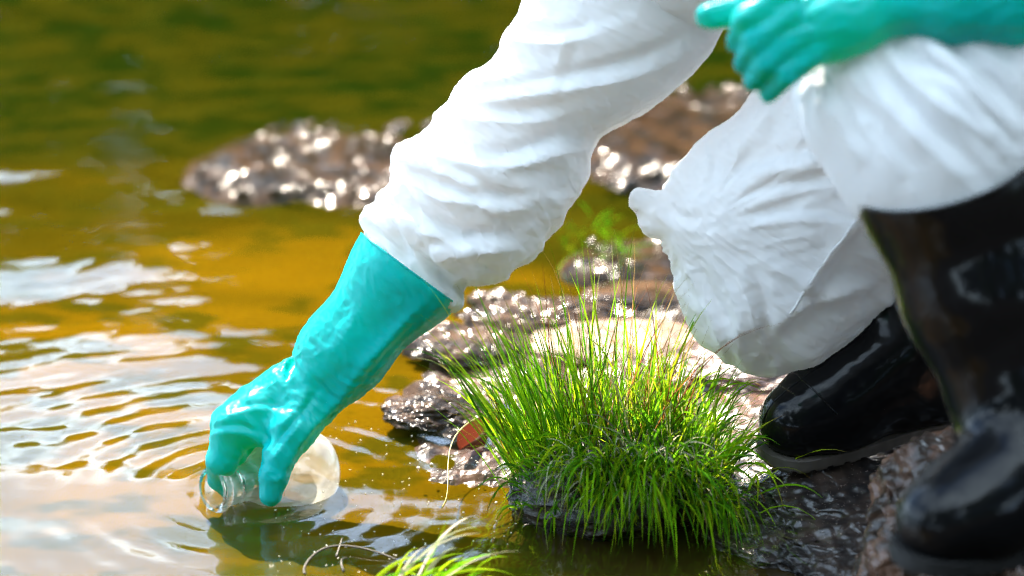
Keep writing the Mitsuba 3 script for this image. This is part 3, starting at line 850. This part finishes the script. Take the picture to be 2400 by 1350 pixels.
up0 = np.array([0, 0, 1.0])
FT, FH = at(1766, 1082, 2.965), at(2300, 955, 3.085)
fb, fs, ftd, place, fl = boot(FT, FH, unit(np.array([0.05, -0.15, 1])), [at(2200, 850, 3.055), at(2150, 790, 3.045), at(2080, 700, 3.03), at(2040, 640, 3.02), at(2000, 590, 3.01)], [0.052, 0.056, 0.062, 0.064, 0.066],
                              (at(2050, 650, 3.02), np.array([-0.55, 0, 0.83])), ([at(1975, 805, 3.03), at(1990, 815, 2.99), at(2060, 815, 2.965)], [0.015, 0.020, 0.013]))
k1 = obj('rubber_boot', ruffle(fb, 0.0012, 0.03, 31, 3), 'm_boot', person)
obj('sole', fs, 'm_sole', k1, smooth=30)
for t in ftd:
    obj('tread', t, 'm_sole', k1, smooth=False)
obj('seam', seam(fl, [(0.292, 0.0, 0.03), (0.285, 0, 0.06), (0.255, 0, 0.088), (0.21, 0, 0.1), (0.17, 0, 0.13), (0.15, 0, 0.16)], 0.0011, place), 'm_boot', k1)
obj('seam', seam(fl, [(0.19, -0.06, 0.03), (0.22, -0.052, 0.065), (0.235, -0.03, 0.085), (0.24, 0.0, 0.09), (0.235, 0.03, 0.085), (0.22, 0.052, 0.065)], 0.0011, place), 'm_boot', k1)

NT_, NH = at(2092, 1330, 2.42), at(2562, 1262, 2.61)
nb, nso, ntd, place2, nl = boot(NT_, NH, unit(np.array([0, -0.05, 1])), [at(2410, 1040, 2.535), at(2372, 900, 2.53), at(2300, 690, 2.525), at(2225, 420, 2.52), at(2200, 320, 2.52)], [0.055, 0.058, 0.070, 0.085, 0.088],
                                (at(2222, 378, 2.52), np.array([-0.34, -0.08, 1.0])))
k2 = obj('rubber_boot', ruffle(nb, 0.0012, 0.035, 33, 3), 'm_boot', person)
obj('sole', nso, 'm_sole_dark', k2, smooth=30)
for t in ntd:
    obj('tread', t, 'm_sole_dark', k2, smooth=False)
obj('cuff_bead', rim_loop(nb, 0.0018), 'm_boot', k2)

# ------------------------------------------------------------------ bottle
bottle = thing('bottle', 'clear round bottle lying half sunk in the water, its neck gripped by the green glove', 'bottle')
B0 = on_level(506, 1172) + np.array([0, 0, 0.013])          # centre of the mouth
B1 = on_level(695, 1106) + np.array([0, 0, 0.000])
BAX = unit(B1 - B0)
prof = [(0.0215, 0.000), (0.0215, 0.012), (0.0205, 0.03), (0.0220, 0.045), (0.028, 0.058), (0.037, 0.072), (0.0445, 0.088), (0.0485, 0.104), (0.0485, 0.12), (0.0450, 0.136), (0.036, 0.149), (0.020, 0.157), (0.001, 0.160)]
pc = CubicSpline(np.arange(len(prof)), prof)(np.linspace(0, len(prof) - 1, 90))
b1 = unit(np.cross(BAX, [0, 0, 1]))
b2 = np.cross(b1, BAX)


def lathe(pr, n=72):
    a = np.arange(n) * 2 * np.pi / n
    V = (B0 + BAX * pr[:, 1][:, None, None] + pr[:, 0][:, None, None] * (np.cos(a)[None, :, None] * b1 + np.sin(a)[None, :, None] * b2)).reshape(-1, 3)
    return tri(V, grid_faces(len(pr), n, True))


obj('bottle_body', ruffle(lathe(pc), 0.0012, 0.03, 41, 3), 'm_clear', bottle)
ang = np.linspace(0, 2 * np.pi, 40)
rim = np.stack([0.0224 + 0.0046 * np.cos(ang), 0.0015 + 0.0065 * np.sin(ang)], 1)
obj('rim', lathe(rim), 'm_glass', bottle)
rim = np.stack([0.0222 + 0.0018 * np.cos(ang), 0.024 + 0.0022 * np.sin(ang)], 1)
obj('neck_ring', lathe(rim), 'm_glass', bottle)

# ------------------------------------------------------------------ grass
rng = np.random.default_rng(5)


def blades(roots, dirs, lengths, widths, droop, cols, tips, segs=8, twist=0.3):
    """Many tapering blades as one mesh: (V, F, colours)."""
    n = len(roots)
    t = np.linspace(0, 1, segs + 1)
    d0 = unit(dirs)
    side = unit(np.cross(d0, [0, 0, 1.0]) + rng.normal(0, 0.35, (n, 3)))
    out = unit(d0 * [1, 1, 0] + rng.normal(0, 0.22, (n, 3)) * [1, 1, 0] + 1e-6)
    P = np.zeros((n, segs + 1, 3))
    P[:, 0] = roots
    d = d0.copy()
    for k in range(segs):
        P[:, k + 1] = P[:, k] + d * (lengths / segs)[:, None]
        d = unit(d + (out * 0.35 + [0, 0, -1]) * (droop * (0.25 + 1.5 * t[k] ** 1.5) / segs * 2)[:, None] + rng.normal(0, 0.03, (n, 3)))
    w = widths[:, None] * (np.minimum(1, 0.55 + t * 1.6) * (1 - t ** 2.2) + 0.04)[None]
    sd = side[:, None] + twist * np.stack([np.sin(t * 3 + 1), np.cos(t * 2), t * 0], -1)[None] * 0.4
    tang = unit(np.gradient(P, axis=1))
    sd = unit(sd - tang * (sd * tang).sum(-1, keepdims=True))
    up = np.cross(sd, tang)
    A = P - sd * w[..., None] / 2
    B = P + up * w[..., None] * 0.18
    C = P + sd * w[..., None] / 2
    V = np.stack([A, B, C], 2).reshape(n, -1, 3)
    base = grid_faces(segs + 1, 3)
    F = (base[None] + (np.arange(n) * V.shape[1])[:, None, None]).reshape(-1, 3)
    mixv = np.clip((t - 0.62) / 0.38, 0, 1)[None, :, None] ** 1.5
    c = cols[:, None] * (1 - mixv) + tips[:, None] * mixv
    return V.reshape(-1, 3), F, np.repeat(c, 3, axis=1).reshape(-1, 3)


tuft = thing('grass_tuft', 'bright green sunlit grass tuft growing on a wet clod at the water', 'grass')
CL = on_level(1455, 1165) + np.array([0, 0.02, 0])
clod = rock(CL + [0, 0, 0.005], (0.118, 0.085, 0.060), 0.1, 44, 6, rough=0.2, grain=0.003, grain_size=0.007)
obj('clod', clod, 'm_soil', tuft, smooth=False)
CV = np.array(clod.vertices)
tree_c = cKDTree(CV[:, :2])


def top_of(x, y):
    _, k = tree_c.query(np.stack([x, y], 1), k=24)
    return CV[k][..., 2].max(1)


def grass_set(n, cx, cy, rx, ry, lmin, lmax, lean, droop, wmin, wmax, pal, tippal, fan=1.0, front=0.0, tilt=0.0):
    a = rng.uniform(0, 2 * np.pi, n)
    r = np.sqrt(rng.uniform(0, 1, n))
    u, v = r * np.cos(a), r * np.sin(a)
    x, y = CL[0] + cx + u * rx, CL[1] + cy + v * ry
    roots = np.stack([x, y, top_of(x, y) - 0.004], 1)
    dirs = np.stack([tilt + u * fan + rng.normal(0, lean, n), v * 0.35 - front + rng.normal(0, lean, n), np.ones(n)], 1)
    L = (lmin + (lmax - lmin) * rng.uniform(0, 1, n) ** 1.4) * (1 - 0.2 * r)
    cols = pal[rng.integers(0, len(pal), n)] * rng.uniform(0.45, 1.4, (n, 1))
    tips = np.where(rng.uniform(0, 1, (n, 1)) < 0.55, cols * 1.05, tippal[rng.integers(0, len(tippal), n)])
    return blades(roots, dirs, L, rng.uniform(wmin, wmax, n), droop * rng.uniform(0.1, 1.0, n) ** 1.5 * 2.4, cols, tips)


GREEN = np.array([1.3, 1.08, 1.0]) * np.array([(0.15, 0.42, 0.008), (0.22, 0.48, 0.010), (0.11, 0.36, 0.010), (0.32, 0.52, 0.014), (0.06, 0.24, 0.012)])
DRY = np.array([(0.40, 0.26, 0.08), (0.30, 0.10, 0.03), (0.46, 0.38, 0.2), (0.22, 0.07, 0.03)])
PALE = np.array([(0.55, 0.50, 0.40), (0.48, 0.46, 0.32), (0.40, 0.42, 0.25)])


def add_blades(name, sets, label):
    V, F, C, o = [], [], [], 0
    for a, b, c in sets:
        V.append(a)
        F.append(b + o)
        C.append(c)
        o += len(a)
    return obj(name, tri(np.vstack(V), np.vstack(F)), 'm_blade', tuft, color=np.clip(np.vstack(C), 0, 1), kind='stuff', label=label)


add_blades('green_blades', [
    grass_set(210, -0.07, 0.02, 0.05, 0.04, 0.07, 0.21, 0.13, 0.45, 0.0018, 0.0036, GREEN, DRY, 0.30, 0.0, -0.22),
    grass_set(100, -0.10, 0.01, 0.03, 0.04, 0.12, 0.27, 0.10, 0.35, 0.0016, 0.0034, GREEN, DRY, 0.20, 0.0, -0.40),
    grass_set(200, 0.0, 0.03, 0.07, 0.045, 0.06, 0.17, 0.18, 0.55, 0.0018, 0.0036, GREEN, DRY, 0.3),
    grass_set(230, 0.075, 0.01, 0.05, 0.05, 0.05, 0.14, 0.24, 0.8, 0.0018, 0.0036, GREEN, DRY, 0.5, 0.0, 0.15),
    grass_set(34, -0.02, 0.02, 0.07, 0.04, 0.20, 0.29, 0.12, 0.25, 0.0016, 0.0030, GREEN, DRY, 0.3),
    grass_set(240, 0.0, -0.01, 0.12, 0.05, 0.03, 0.08, 0.3, 0.6, 0.0016, 0.0030, GREEN, DRY, 0.6),
], 'dense upright green blades')
add_blades('hanging_blades', [
    grass_set(380, 0.035, -0.065, 0.085, 0.025, 0.07, 0.15, 0.25, 1.9, 0.0016, 0.0036, GREEN * 0.8, GREEN, 0.3, 0.9),
    grass_set(170, -0.06, -0.05, 0.055, 0.03, 0.05, 0.11, 0.3, 1.7, 0.0016, 0.0034, GREEN * 0.8, DRY, 0.3, 0.7, -0.3),
    grass_set(130, 0.03, -0.05, 0.10, 0.03, 0.04, 0.11, 0.5, 1.6, 0.0020, 0.0036, PALE, PALE, 0.3, 0.9),
    grass_set(50, 0.07, -0.03, 0.09, 0.05, 0.09, 0.17, 0.4, 1.5, 0.0030, 0.0046, GREEN * 1.2, DRY, 0.6, 0.5),
], 'blades hanging over the front of the clod to the water')
add_blades('dry_blades', [
    grass_set(150, -0.03, 0.02, 0.10, 0.05, 0.10, 0.26, 0.25, 0.5, 0.0007, 0.0017, DRY, DRY, 0.3),
    grass_set(70, 0.05, 0.0, 0.08, 0.05, 0.04, 0.14, 0.4, 0.9, 0.0008, 0.0018, PALE, DRY, 0.4),
], 'thin dry brown stalks among the green')

# small sprig of grass close to the camera
sprig = thing('grass_sprig', 'blurred sprig of green and pale blades at the bottom edge below the bottle', 'grass')
P0 = on_level(960, 1400)
n_ = 30
r0 = P0 + np.stack([rng.normal(0, 0.028, n_), rng.normal(0, 0.02, n_), np.zeros(n_)], 1)
dr0 = np.stack([rng.normal(0.8, 0.35, n_), rng.normal(0.3, 0.3, n_), rng.uniform(0.25, 0.9, n_)], 1)
cc = np.where(rng.uniform(0, 1, (n_, 1)) < 0.65, GREEN[rng.integers(0, 5, n_)] * 1.2, PALE[rng.integers(0, 3, n_)])
V, F, C = blades(r0, dr0, rng.uniform(0.05, 0.12, n_), rng.uniform(0.003, 0.006, n_), rng.uniform(0.4, 1.2, n_), cc, cc)
obj('leaf_blades', tri(V, F), 'm_blade', sprig, color=np.clip(C, 0, 1), kind='stuff')

for k, (px_, py_, lab_) in enumerate([(1430, 575, 'blurred green weed growing from the mud bar left of the knee'), (1400, 545, 'small olive weed sprig at the far edge of the mud bar left of the knee')]):
    w_ = thing('weed_sprig', lab_, 'weed')
    P1 = on_level(px_, py_)
    n_ = 24
    r1 = P1 + np.stack([rng.normal(0, 0.03, n_), rng.normal(0, 0.04, n_), np.zeros(n_) - 0.003], 1)
    d1 = np.stack([rng.normal(0, 0.6, n_), rng.normal(0, 0.5, n_), rng.uniform(0.4, 1, n_)], 1)
    cc = GREEN[rng.integers(0, 5, n_)] * (0.45 - 0.1 * k)
    V, F, C = blades(r1, d1, rng.uniform(0.015, 0.05, n_), rng.uniform(0.003, 0.005, n_), rng.uniform(0.4, 1.2, n_), cc, cc)
    obj('leaf_blades', tri(V, F), 'm_blade', w_, color=np.clip(C, 0, 1), kind='stuff')

# ------------------------------------------------------------------ small things on the water
tw = thing('twig', 'thin dark branching twig bent over the water at the bottom edge', 'twig')
z_ = [0, 0, 0.004]
obj('stem', tube(spline([on_level(715, 1345), on_level(722, 1315), on_level(765, 1292) + z_, on_level(850, 1293) + z_, on_level(930, 1312)], 40), np.linspace(0.0016, 0.0008, 40), 7), 'm_twig', tw)
obj('side_twig', tube(spline([on_level(788, 1305), on_level(795, 1293) + z_, on_level(802, 1278) + [0, 0, 0.008]], 14), np.linspace(0.0014, 0.0007, 14), 6), 'm_twig', tw)
obj('side_twig', tube(spline([on_level(806, 1340), on_level(803, 1318) + z_, on_level(815, 1308)], 14), np.linspace(0.0016, 0.0009, 14), 6), 'm_twig', tw)

lf = np.linspace(0, 1, 14)
wl = 0.013 * np.sin(np.pi * lf ** 0.8)
c0, c1 = on_level(1075, 1062), on_level(1150, 985)
ax_ = unit(c1 - c0)
sx_ = unit(np.cross(ax_, [0, 0, 1]))
mid = c0 + lf[:, None] * (c1 - c0) + np.stack([lf * 0, lf * 0, 0.003 + 0.006 * np.sin(np.pi * lf)], 1)
LV = np.stack([mid - sx_ * wl[:, None] + [0, 0, 0.003], mid, mid + sx_ * wl[:, None] + [0, 0, 0.002]], 1).reshape(-1, 3)
obj('dead_leaf', tri(LV, grid_faces(14, 3)), 'm_leaf_red', label='red brown dead leaf floating beside the grass', cat='leaf')

st = spline([CL + [-0.125, -0.02, 0.02], on_level(1130, 1040) + [0, 0, 0.035], on_level(1085, 1058) + [0, 0, 0.03], on_level(1050, 1120) + [0, 0, 0.012], on_level(1035, 1190)], 40)
obj('grass_stalk', tube(st, np.linspace(0.0011, 0.0005, 40), 6), 'm_stalk', label='thin yellow stalk arching from the grass down to the water', cat='stalk')

bub = []
for k in range(230):
    px_, py_ = rng.uniform(640, 1210), rng.uniform(990, 1345)
    r_ = rng.uniform(0.0004, 0.0011) * (1 + (rng.uniform() < 0.06) * 1.5)
    b_ = trimesh.creation.icosphere(subdivisions=1, radius=r_)
    b_.vertices = np.array(b_.vertices) * [1, 1, 0.7] + on_level(px_, py_) + [0, 0, 0.001]
    bub.append(b_)
obj('foam_bubbles', trimesh.util.concatenate(bub), 'm_foam', label='specks of foam and bubbles drifting on the golden water', cat='foam', kind='stuff')

# ------------------------------------------------------------------ far trees, seen in the water, and unseen trees added for shade


def make_tree(x, y, h, r, seed, label, group, per=420, leaf=(0.05, 0.11)):
    g = np.random.default_rng(seed)
    z0 = bed_height(np.array([x]), np.array([y]))[0] - 0.1
    key = thing('tree', label, 'tree', group)
    tr = [tube(spline([(x, y, z0), (x + g.normal(0, 0.1), y, z0 + h * 0.4), (x + g.normal(0, 0.2), y, z0 + h * 0.8)], 10), np.linspace(0.16, 0.05, 10) * h / 6, 8)]
    cl = []
    for k in range(26):
        a, rr = g.uniform(0, 2 * np.pi), g.uniform(0.15, 1) ** 0.6 * r
        zz = g.uniform(0.12, 1.0)
        rr *= math.sqrt(max(0.05, 1 - ((zz - 0.45) / 0.6) ** 2))
        c = np.array([x + rr * math.cos(a), y + rr * math.sin(a), z0 + h * zz])
        cl.append((c, g.uniform(0.28, 0.6) * r * 0.7))
        tr.append(tube(spline([(x, y, z0 + h * zz * 0.6), (c + [0, 0, -0.2]) * 0.6 + np.array([x, y, z0 + h * zz * 0.7]) * 0.4, c], 6), np.linspace(0.04, 0.012, 6) * h / 6, 5))
    obj('trunk', trimesh.util.concatenate(tr), 'm_bark', key)
    C = np.concatenate([c + g.normal(0, 1, (per, 3)) * s * [0.55, 0.55, 0.42] for c, s in cl])
    n = len(C)
    u = unit(g.normal(0, 1, (n, 3)))
    v = unit(np.cross(u, g.normal(0, 1, (n, 3))))
    s_ = g.uniform(*leaf, (n, 1))
    V = np.stack([C - u * s_, C + v * s_ * 0.55, C + u * s_, C - v * s_ * 0.55], 1).reshape(-1, 3)
    q = np.arange(n)[:, None] * 4
    F = np.concatenate([q + [0, 1, 2], q + [0, 2, 3]])
    obj('crown', tri(V, F), 'm_tree_leaf', key, smooth=False)


for k, (x, y, h, r) in enumerate([(-6.2, 15.5, 3.8, 1.5), (-4.3, 16.5, 4.7, 1.6), (-2.9, 17.0, 4.9, 1.5), (-1.7, 16.0, 4.9, 1.5), (-0.4, 15.4, 5.3, 1.6), (0.9, 16.2, 6.4, 1.8), (2.4, 15.6, 8.0, 2.0), (4.0, 16.2, 8.2, 2.0), (5.8, 15.8, 8.0, 2.0), (0.2, 18.0, 6.2, 2.0), (3.0, 18.5, 9.0, 2.4), (-8.0, 16, 4.6, 1.8)]):
    make_tree(x, y, h, r, 60 + k, 'leafy green tree on the far bank, mirrored in the water', 'trees on the far bank', 190 if x in (-4.3, -2.9, -1.7, 0.9) else 560, (0.07, 0.14))
for k, (x, y, h, r) in enumerate([(-8.5, -5, 8.5, 2.8), (-4.5, -7.5, 9.5, 3.0), (0, -6.5, 9, 3.0), (4.5, -5.5, 9.5, 3.0), (8.5, -3, 9, 3.0), (9.5, 2.5, 8.5, 2.8), (2, -10, 11, 3.2)]):
    make_tree(x, y, h, r, 80 + k, 'tall leafy tree added out of view to cut sky light', 'trees added out of view', 300, (0.14, 0.26))  # unseen trees added to lower sky fill and give dark reflections
